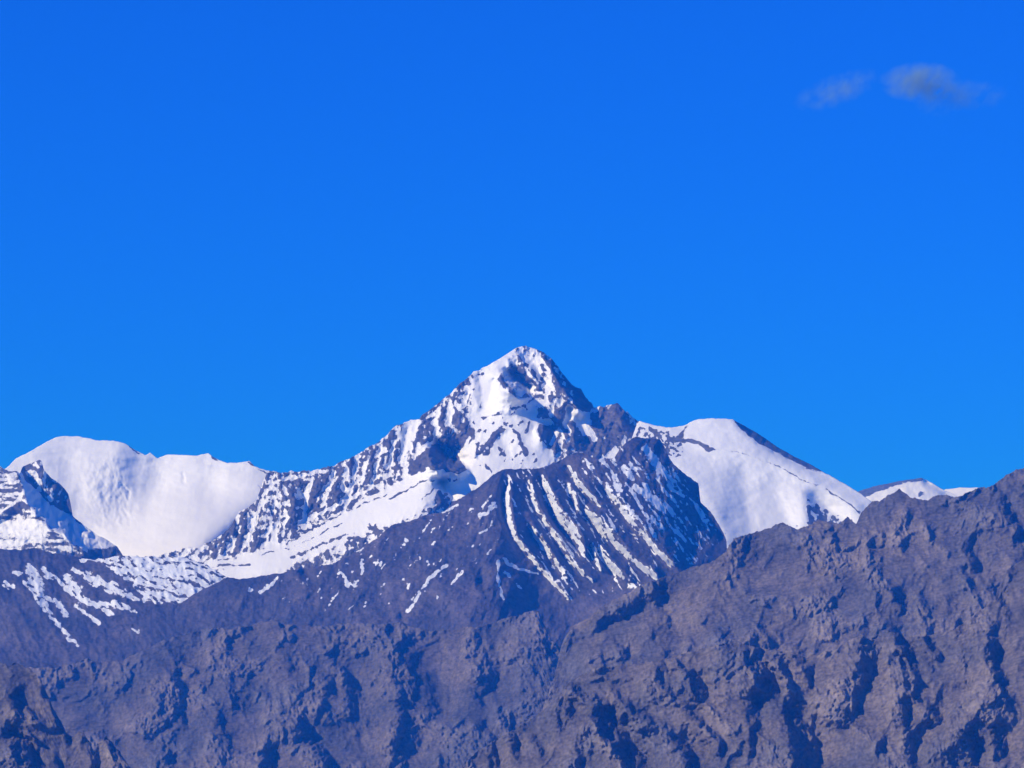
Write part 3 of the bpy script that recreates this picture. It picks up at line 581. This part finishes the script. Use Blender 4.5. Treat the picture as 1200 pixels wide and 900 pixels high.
# ---- right brown ridge
crestR = [(600, 890), (632, 840), (650, 792), (658, 757), (668, 735)] + K(9, (480, 245), (560, 180), (640, 140), (720, 95), (790, 70)) + K(5, (290, 788), (340, 768), (440, 740), (490, 700), (530, 640), (560, 632), (600, 620), (660, 600), (700, 585), (740, 572),
        (770, 590), (800, 602), (870, 578), (900, 552), (925, 566), (985, 580), (1005, 560), (1025, 543), (1045, 562), (1062, 576), (1085, 530), (1130, 482)) + K(6, (560, 180), (600, 150), (640, 132), (655, 127), (675, 138), (700, 156), (770, 175), (810, 155),
        (850, 148), (900, 163), (950, 138), (1000, 120), (1060, 108), (1110, 70), (1150, 45), (1200, 28)) + [(1230, 535), (1270, 520)]
A = Face(10500, crestR, 935, slope=1.0, follow=.45, jag=1.5, jagf=.16, seed=11)
sc9 = [([(400, 540), (460, 575), (520, 600), (560, 620)], 45), ([(500, 650), (560, 720), (620, 780), (660, 850), (690, 900)], [70, 100, 110]),
       ([(590, 560), (650, 590)], 30), ([(650, 605), (700, 660), (760, 690), (810, 710), (850, 745)], [30, 45, 40, 15]), ([(890, 770), (920, 830), (950, 900)], [40, 80, 90]), ([(940, 510), (970, 550), (990, 590)], [50, 75, 50]), ([(860, 430), (910, 465)], 40),
       ([(820, 420), (840, 500), (860, 580)], 20), ([(790, 490), (830, 550), (880, 590)], 18), ([(930, 650), (970, 690), (1040, 740), (1080, 820)], [25, 35, 35, 40]), ([(1185, 360), (1195, 440)], 22), ([(1075, 310), (1110, 345)], 50),
       ([(620, 370), (660, 410)], 25), ([(540, 400), (560, 440)], 22), ([(400, 280), (460, 310)], 22)]
sc10 = [([(65, 360), (90, 430), (120, 500), (180, 570)], [30, 80, 85, 30]), ([(140, 400), (200, 440), (240, 500), (270, 560)], [20, 45, 45, 20]), ([(285, 390), (310, 430)], 45), ([(330, 470), (340, 540)], 38),
        ([(230, 640), (270, 720), (300, 800), (330, 900)], [40, 110, 130, 130]), ([(75, 580), (80, 680), (85, 780), (75, 850)], 42), ([(590, 320), (575, 390), (560, 450)], [55, 50, 25]),
        ([(710, 300), (740, 350), (780, 420), (810, 490)], [25, 45, 40, 15]), ([(690, 390), (690, 460)], 33), ([(720, 420), (750, 470)], 35), ([(820, 290), (860, 340)], 32), ([(870, 370), (900, 410)], 38), ([(850, 430), (870, 475)], 22),
        ([(755, 545), (815, 590)], 28), ([(740, 600), (760, 680), (770, 750)], 38), ([(830, 620), (880, 660), (910, 690)], 28), ([(1130, 300), (1140, 400), (1150, 500), (1190, 580)], [50, 75, 70, 40]),
        ([(1190, 170), (1195, 230)], 40), ([(1040, 790), (1050, 850), (1040, 900)], 60), ([(1150, 760), (1180, 850)], 60), ([(720, 150), (740, 200)], 45), ([(820, 140), (840, 165)], 28), ([(960, 155), (970, 185)], 20),
        ([(120, 295), (150, 320)], 38), ([(190, 290), (215, 350)], 14), ([(1060, 0), (1065, 45)], 30), ([(1150, 80), (1160, 150)], 38), ([(640, 760), (650, 830)], 22), ([(770, 840), (800, 890)], 28), ([(985, 280), (990, 295)], 25)]
sc6 = [([(1110, 200), (1140, 240), (1180, 340)], [50, 70, 40]), ([(960, 370), (990, 420), (985, 490)], 45), ([(1185, 450), (1200, 510)], 30), ([(1140, 500), (1150, 560)], 28), ([(1060, 510), (1080, 590)], 22), ([(920, 480), (985, 555)], 18),
       ([(640, 600), (680, 640)], 42), ([(745, 590), (760, 610)], 28), ([(885, 600), (890, 640)], 22), ([(520, 350), (530, 390)], 26), ([(350, 330), (380, 370)], 26), ([(1110, 620), (1140, 680)], 38), ([(1090, 700), (1055, 800), (1060, 890)], 45)]
for cc, lst in ((9, sc9), (10, sc10), (6, sc6)):
    for p, w in lst: A.scarp(K(cc, *p), [x / 3.75 for x in w] if hasattr(w, '__len__') else w / 3.75, .92)
# smooth shaded hollow under the tail of the ridge, buttresses
A.line(K(9, (480, 250), (600, 215), (700, 150), (800, 75)), 16); A.line(K(9, (540, 275), (660, 235), (750, 170), (860, 80)), -10)
A.line(K(9, (800, 120), (830, 200), (880, 300)), [-25, -40, -40]); A.line(K(9, (700, 250), (760, 310), (810, 380)), [-10, 10, 15]); A.line(K(9, (960, 190), (1000, 330), (1060, 420)), [10, 20, 25])
A.line(K(5, (520, 690), (440, 800), (390, 880)), [20, 24, 15]); A.line(K(5, (640, 650), (650, 760)), [-15, -18]); A.line(K(5, (960, 560), (960, 660)), [-12, -18])
A.line(K(10, (1190, 560), (1080, 640), (960, 760), (860, 850)), [40, 45, 45, 40]); A.line(K(10, (650, 300), (650, 500), (600, 700)), [15, 15, 10])
A.line(K(10, (430, 340), (500, 420), (480, 560)), [15, 10, 15])
A.poly_rough(K(9, (540, 270), (740, 170), (860, 85), (1000, 80), (1180, 150), (1080, 260), (960, 200), (890, 290), (820, 370), (700, 390), (580, 330)), .25)
A.solve(2)
brown_relief(A, 200, .8)
crestQ = [(540, 900), (560, 880), (597, 857), (627, 841), (640, 829), (653, 817), (664, 803), (676, 794), (699, 783), (730, 779), (773, 774), (800, 766), (830, 759), (850, 754), (866, 752), (877, 756), (905, 762), (935, 768), (957, 768), (985, 757), (1009, 744),
          (1025, 749), (1046, 739), (1065, 747), (1090, 744), (1120, 737), (1145, 718), (1165, 703), (1180, 668), (1200, 655), (1270, 640)]
Q = Face(8700, crestQ, 935, slope=1.0, follow=.4, jag=1.6, jagf=.15, seed=14)
for cc, lst in ((9, sc9), (10, sc10)):
    for p, w in lst: Q.scarp(K(cc, *p), [x / 3.75 for x in w] if hasattr(w, '__len__') else w / 3.75, .95)
Q.scarp(K(9, (470, 740), (450, 820), (435, 900)), 12, .9); Q.scarp(K(9, (360, 600), (410, 650), (460, 690)), 9, .9)
for p, w in (([(70, 770), (60, 860), (80, 900)], 50), ([(150, 760), (180, 850)], 42), ([(250, 760), (280, 850)], 28), ([(335, 670), (360, 720)], 34)):
    Q.scarp(K(9, *p), w / 3.75, .9)
Q.line(K(10, (1190, 560), (1080, 640), (960, 760), (860, 850)), [70, 75, 75, 60]); Q.line(K(10, (1000, 560), (900, 720), (800, 800)), [-25, -30, -30])
Q.line(K(10, (430, 340), (500, 420), (480, 560), (440, 700)), [25, 20, 25, 20]); Q.line(K(10, (640, 420), (560, 600), (500, 760)), [-20, -25, -20])
Q.line(K(9, (1090, 350), (1060, 480), (1090, 640)), [25, 30, 30]); Q.line(K(9, (780, 430), (740, 560)), [20, 20]); Q.line(K(9, (820, 640), (780, 760), (800, 880)), [-15, -10, 10])
Q.solve(2)
brown_relief(Q, 500, .72)

# ---- middle brown spurs
crestM = [(-60, 790), (0, 783), (60, 783), (93, 776), (104, 771), (120, 776), (141, 775), (160, 765)] + K(7, (700, 345), (830, 305), (920, 282), (1000, 290)) + K(8, (80, 247), (130, 264), (250, 282), (320, 272), (400, 262), (560, 268), (650, 256), (700, 285), (760, 300), (860, 290),
        (960, 280), (1060, 255), (1190, 215)) + [(630, 715), (633, 718), (637, 730), (645, 748), (656, 757), (664, 775), (667, 792), (672, 802), (690, 815), (708, 826), (722, 842), (738, 866), (757, 897), (790, 960)]
Mb = Face(12600, crestM, 935, slope=1.0, follow=.25, jag=1.9, jagf=.1, seed=12)
sc8 = [([(90, 255), (115, 295)], 22), ([(140, 400), (160, 450), (180, 490)], 18), ([(320, 515), (335, 555)], 32), ([(370, 480), (380, 500)], 22), ([(420, 555), (435, 585)], 36), ([(190, 680), (180, 760)], [60, 45]), ([(215, 720), (245, 800)], 36), ([(270, 800), (325, 885)], 36),
       ([(30, 860), (80, 900)], 55), ([(605, 490), (640, 580), (635, 660), (640, 760)], 25), ([(620, 760), (620, 830)], 22), ([(795, 620), (805, 645)], 24), ([(960, 580), (980, 600)], 22), ([(1000, 690), (1010, 740)], 20), ([(1060, 680), (1110, 730)], 22),
       ([(1040, 790), (1060, 880)], 60), ([(1140, 750), (1150, 850)], 55), ([(820, 880), (830, 900)], 28), ([(1050, 500), (1005, 570)], 22), ([(270, 590), (310, 630)], 18), ([(340, 440), (375, 470)], 18)]
sc7 = [([(850, 320), (860, 350)], 30), ([(780, 480), (790, 550)], 42), ([(850, 465), (855, 480)], 30), ([(795, 610), (800, 640)], 28), ([(800, 685), (805, 705)], 30), ([(740, 880), (770, 900)], 55), ([(820, 850), (825, 870)], 28), ([(970, 680), (985, 740)], 28),
       ([(1000, 790), (1020, 830)], 18), ([(1150, 860), (1190, 890)], 45), ([(1010, 570), (1030, 600)], 26), ([(530, 430), (535, 450)], 14)]
s9b = [([(275, 215), (300, 290), (345, 340), (390, 400)], [22, 40, 40, 25]), ([(310, 390), (370, 470), (395, 510)], 22), ([(360, 600), (410, 650), (460, 690)], 32), ([(470, 740), (450, 820), (435, 900)], 50), ([(70, 770), (60, 860), (80, 900)], 55), ([(150, 760), (180, 850)], 45), ([(250, 760), (280, 850)], 28),
       ([(335, 670), (360, 720)], 36), ([(20, 690), (40, 740)], 24), ([(90, 670), (130, 720)], 28), ([(560, 770), (600, 900)], 60)]
for c, p, h in ((8, [(480, 290), (560, 340), (590, 450), (600, 560), (605, 680), (590, 800), (590, 900)], [10, 30, 38, 42, 42, 42, 40]), (8, [(440, 350), (450, 500), (465, 650), (480, 780), (490, 900)], -22), (8, [(700, 300), (760, 420), (840, 520), (830, 650), (740, 780), (620, 860)], [-8, -13, -15, -15, -12, -6]),
                (8, [(1100, 260), (1040, 430), (960, 560), (880, 700), (830, 850)], [20, 26, 26, 24, 20]), (7, [(900, 270), (950, 450), (995, 560), (900, 680), (840, 800), (850, 900)], [10, 24, 26, 24, 22, 20]),
                (7, [(830, 370), (850, 560), (800, 680)], -18), (7, [(700, 360), (690, 560), (600, 700), (600, 900)], [16, 18, 14, 10]), (7, [(450, 460), (480, 600), (500, 760), (560, 850)], [-15, -28, -26, -15]),
                (7, [(350, 440), (400, 520)], [0, -20]), (8, [(80, 260), (130, 400), (140, 560), (90, 700), (20, 800)], [10, 22, 22, 22, 20]), (8, [(0, 560), (40, 650)], -14), (8, [(290, 330), (340, 520), (330, 680)], [10, 14, 12]),
                (9, [(262, 215), (260, 380), (230, 540), (130, 640), (60, 760)], [22, 26, 24, 22, 16]), (9, [(90, 450), (30, 570)], -14), (9, [(390, 535), (350, 590), (250, 680), (140, 740)], [26, 28, 28, 26])):
    Mb.line(K(c, *p), [x * 1.7 for x in h] if hasattr(h, '__len__') else h * 1.7)
Mb.solve(8)                                   # broad spurs first, smooth; then the small steps on them
Mb.cons = []
for cc, lst in ((8, sc8), (7, sc7), (9, s9b)):
    for p, w in lst: Mb.scarp(K(cc, *p), [x / 3.75 for x in w] if hasattr(w, '__len__') else w / 3.75, .92)
Mb.solve(2)
brown_relief(Mb, 300, .72)

# ---- nearest crags, bottom left
Nf = Face(8800, [(-60, 770)] + K(7, (0, 440), (40, 450), (70, 440), (130, 462), (165, 500), (190, 530), (200, 560), (235, 640), (270, 700), (290, 740), (320, 765), (345, 738), (370, 755), (395, 790), (415, 830), (430, 790), (465, 766), (490, 785), (530, 835), (570, 895), (590, 960)),
          935, slope=.95, follow=.3, jag=1.6, jagf=.2, seed=13)
for p, w in (([(60, 590), (90, 670)], 36), ([(110, 640), (180, 680)], 28), ([(40, 770), (90, 810), (130, 860), (170, 900)], [60, 90, 80, 60]), ([(110, 740), (170, 780)], 28), ([(405, 800), (415, 860), (410, 900)], 40), ([(490, 790), (530, 840), (565, 890)], 36), ([(285, 755), (295, 790)], 24),
             ([(190, 560), (220, 620), (260, 690)], 24), ([(190, 490), (195, 510)], 24), ([(240, 850), (260, 900)], 24), ([(10, 750), (30, 790)], 24)):
    Nf.scarp(K(7, *p), [x / 3.75 for x in w] if hasattr(w, '__len__') else w / 3.75, .92)
Nf.line(K(7, (345, 745), (350, 850)), 12); Nf.line(K(7, (465, 770), (480, 880)), 12); Nf.line(K(7, (0, 520), (60, 560)), 10)
Nf.solve(1)
brown_relief(Nf, 400, .62)

# ------------------------------------------------------------------ ground
gm = bpy.data.materials.new('valley_gravel'); gm.use_nodes = True
nt = gm.node_tree; pb = nt.nodes['Principled BSDF']; pb.inputs['Roughness'].default_value = .95
tn = nt.nodes.new('ShaderNodeTexNoise'); tn.inputs['Scale'].default_value = .02; tn.inputs['Detail'].default_value = 8
tcg = nt.nodes.new('ShaderNodeTexCoord'); nt.links.new(tcg.outputs['Object'], tn.inputs['Vector'])
cr = nt.nodes.new('ShaderNodeValToRGB'); cr.color_ramp.elements[0].color = (.12, .10, .085, 1); cr.color_ramp.elements[1].color = (.24, .205, .17, 1)
nt.links.new(tn.outputs['Fac'], cr.inputs[0]); nt.links.new(cr.outputs[0], pb.inputs['Base Color'])
me = bpy.data.meshes.new('ground')
n = 61; xs = np.linspace(-26000, 26000, n); ys = np.linspace(-6000, 46000, n)
V = [(x, y, -2.0 + (0 if abs(x) < 1200 and y < 1500 else -1.5 * math.sin(x * .0007) * math.cos(y * .0005))) for y in ys for x in xs]
me.from_pydata(V, [], [(r * n + c, r * n + c + 1, (r + 1) * n + c + 1, (r + 1) * n + c) for r in range(n - 1) for c in range(n - 1)])
me.materials.append(gm); go = bpy.data.objects.new('ground', me); C.objects.link(go)
go['kind'] = 'structure'; go['label'] = 'pale brown gravel valley floor below the mountains'; go['category'] = 'ground'

# ------------------------------------------------------------------ mountain meshes
mg = mat_mountain('far_peak_rock_snow', (.10, .10, .11), (.13, .12, .12), (.08, .08, .09), 5.5)
mc = mat_mountain('main_peak_rock_snow', (.085, .08, .085), (.115, .105, .105), (.055, .052, .058), 4.0, strata=.25, ragged=2.3, sdir=(.42, 0, .9))
mb = mat_mountain('spur_rock_snow', (.060, .055, .062), (.108, .090, .088), (.042, .038, .044), 3.5, snow_col=(.81, .855, .93), strata=.12, ragged=2.0, sdir=(.5, 0, .85))
ma = mat_mountain('brown_ridge_rock', (.112, .105, .108), (.182, .152, .128), (.088, .082, .084), 2.3, strata=.10, sdir=(-.2, .1, .97))
md = mat_mountain('grey_brown_spur_rock', (.092, .088, .094), (.146, .124, .110), (.072, .069, .073), 2.7, strata=.10, sdir=(-.15, .1, .97))
G2.build('mountain_snowfield', mg, 'thin strip of far snowfield on the skyline right of the small white peak')
G.build('mountain_peak', mg, 'small far white peak with a dark rock band, behind the brown ridge at right')
Dm.build('mountain_bowl', mg, 'broad smooth snow bowl with a scalloped white rim at left')
Lb.build('mountain_buttress', mc, 'dark rock buttress with snowy ledges at the left edge, in front of the snow bowl')
F.build('mountain_dome', mg, 'smooth white snow dome right of the tall pointed peak')
M_.build('mountain_peak', mc, 'tall pointed central peak, highest of all, rock mottled with snow')
E.build('mountain_slope', mb, 'dark lower slope with thin snow streaks below the snow bowl')
B.build('mountain_spur', mb, 'dark spur below the central peak with fanned white snow stripes')
Q.build('mountain_ridge', ma, 'lower brown spur with dark shadowed gullies below the right ridge, bottom right')
A.build('mountain_ridge', ma, 'bare brown rocky ridge rising to the right edge')
Mb.build('mountain_ridge', md, 'bare brown foreground spurs with hazy gullies, bottom left to centre')
Nf.build('mountain_crag', ma, 'nearest small brown crags in the bottom left corner')

# ------------------------------------------------------------------ air
def box(name, x0, x1, y0, y1, z0, z1):
    me = bpy.data.meshes.new(name)
    v = [(x, y, z) for z in (z0, z1) for y in (y0, y1) for x in (x0, x1)]
    me.from_pydata(v, [], [(0, 2, 3, 1), (4, 5, 7, 6), (0, 1, 5, 4), (2, 6, 7, 3), (0, 4, 6, 2), (1, 3, 7, 5)])
    o = bpy.data.objects.new(name, me); C.objects.link(o); return o
hz = box('haze', -26500, 26500, -6500, 46500, -6.0, 2560)
hm = bpy.data.materials.new('haze_air'); hm.use_nodes = True; nt = hm.node_tree; nt.nodes.clear()
ho = nt.nodes.new('ShaderNodeOutputMaterial'); pv = nt.nodes.new('ShaderNodeVolumePrincipled')
pv.inputs['Color'].default_value = (.008, .22, 1.0, 1); pv.inputs['Absorption Color'].default_value = (1, 1, 1, 1); pv.inputs['Density'].default_value = 4.6e-5; pv.inputs['Anisotropy'].default_value = 0.0
nt.links.new(pv.outputs[0], ho.inputs['Volume']); hz.data.materials.append(hm)
hz['kind'] = 'stuff'; hz['label'] = 'thin blue mountain haze'; hz['category'] = 'haze'

# ------------------------------------------------------------------ the one wisp of cloud
def cloud():
    import bmesh
    D = 26000.0
    def at(px, py):
        rx, ry = (px - 600) / FPX, (450 - py) / FPX
        fw = math.cos(PITCH) - ry * math.sin(PITCH); up = math.sin(PITCH) + ry * math.cos(PITCH)
        return (rx / fw * D, D, up / fw * D)
    c = at(1047, 102); m = D / FPX
    bm = bmesh.new(); bmesh.ops.create_icosphere(bm, subdivisions=4, radius=1)
    for v in bm.verts: v.co = (v.co.x * 150 * m, v.co.y * 45 * m, v.co.z * 42 * m)
    me = bpy.data.meshes.new('cloud'); bm.to_mesh(me); bm.free()
    o = bpy.data.objects.new('cloud', me); o.location = c; C.objects.link(o)
    mt = bpy.data.materials.new('cloud_vapour'); mt.use_nodes = True; nt = mt.node_tree; N = nt.nodes; L = nt.links; N.clear()
    out = N.new('ShaderNodeOutputMaterial'); pv = N.new('ShaderNodeVolumePrincipled'); L.new(pv.outputs[0], out.inputs['Volume'])
    pv.inputs['Color'].default_value = (.48, .74, .66, 1); pv.inputs['Anisotropy'].default_value = 0.0
    tc = N.new('ShaderNodeTexCoord')
    nz = N.new('ShaderNodeTexNoise'); nz.inputs['Scale'].default_value = 1 / (20 * m); nz.inputs['Detail'].default_value = 7; nz.inputs['Roughness'].default_value = .68
    fm = N.new('ShaderNodeMapping'); fm.inputs['Scale'].default_value = (1, .12, 1.3); fm.inputs['Rotation'].default_value = (0, .35, 0)
    L.new(tc.outputs['Object'], fm.inputs['Vector']); L.new(fm.outputs[0], nz.inputs['Vector'])
    def M(op, *a):
        x = N.new('ShaderNodeMath'); x.operation = op
        for i, v in enumerate(a):
            if isinstance(v, (int, float)): x.inputs[i].default_value = v
            else: L.new(v, x.inputs[i])
        return x.outputs[0]
    def puff(cx, cz, rx, rz, ry, k, tilt=0.0):
        mp = N.new('ShaderNodeMapping'); mp.vector_type = 'TEXTURE'
        mp.inputs['Location'].default_value = (cx * m, 0, cz * m); mp.inputs['Scale'].default_value = (rx * m, ry * m, rz * m); mp.inputs['Rotation'].default_value = (0, tilt, 0)
        L.new(tc.outputs['Object'], mp.inputs['Vector'])
        ln = N.new('ShaderNodeVectorMath'); ln.operation = 'LENGTH'; L.new(mp.outputs[0], ln.inputs[0])
        return M('MULTIPLY', M('MAXIMUM', M('SUBTRACT', 1.0, ln.outputs['Value']), 0.0), k)
    d = M('ADD', puff(32, 6, 52, 26, 38, 1.0), puff(-68, -4, 62, 22, 30, .42, -.35))
    d = M('ADD', d, puff(90, -10, 55, 22, 30, .3)); d = M('ADD', d, puff(54, -14, 40, 26, 30, .25))
    w = M('MULTIPLY', M('SUBTRACT', nz.outputs['Fac'], .5), 1.0)
    d = M('MAXIMUM', M('SUBTRACT', M('MULTIPLY', d, M('ADD', 1.0, M('MULTIPLY', w, 6.0))), .035), 0.0)
    L.new(M('MULTIPLY', d, .0062), pv.inputs['Density'])
    me.materials.append(mt); mt.cycles.volume_step_rate = .3
    o['label'] = 'single small grey wisp of cloud in the blue sky'; o['category'] = 'cloud'; o['kind'] = 'thing'
cloud()
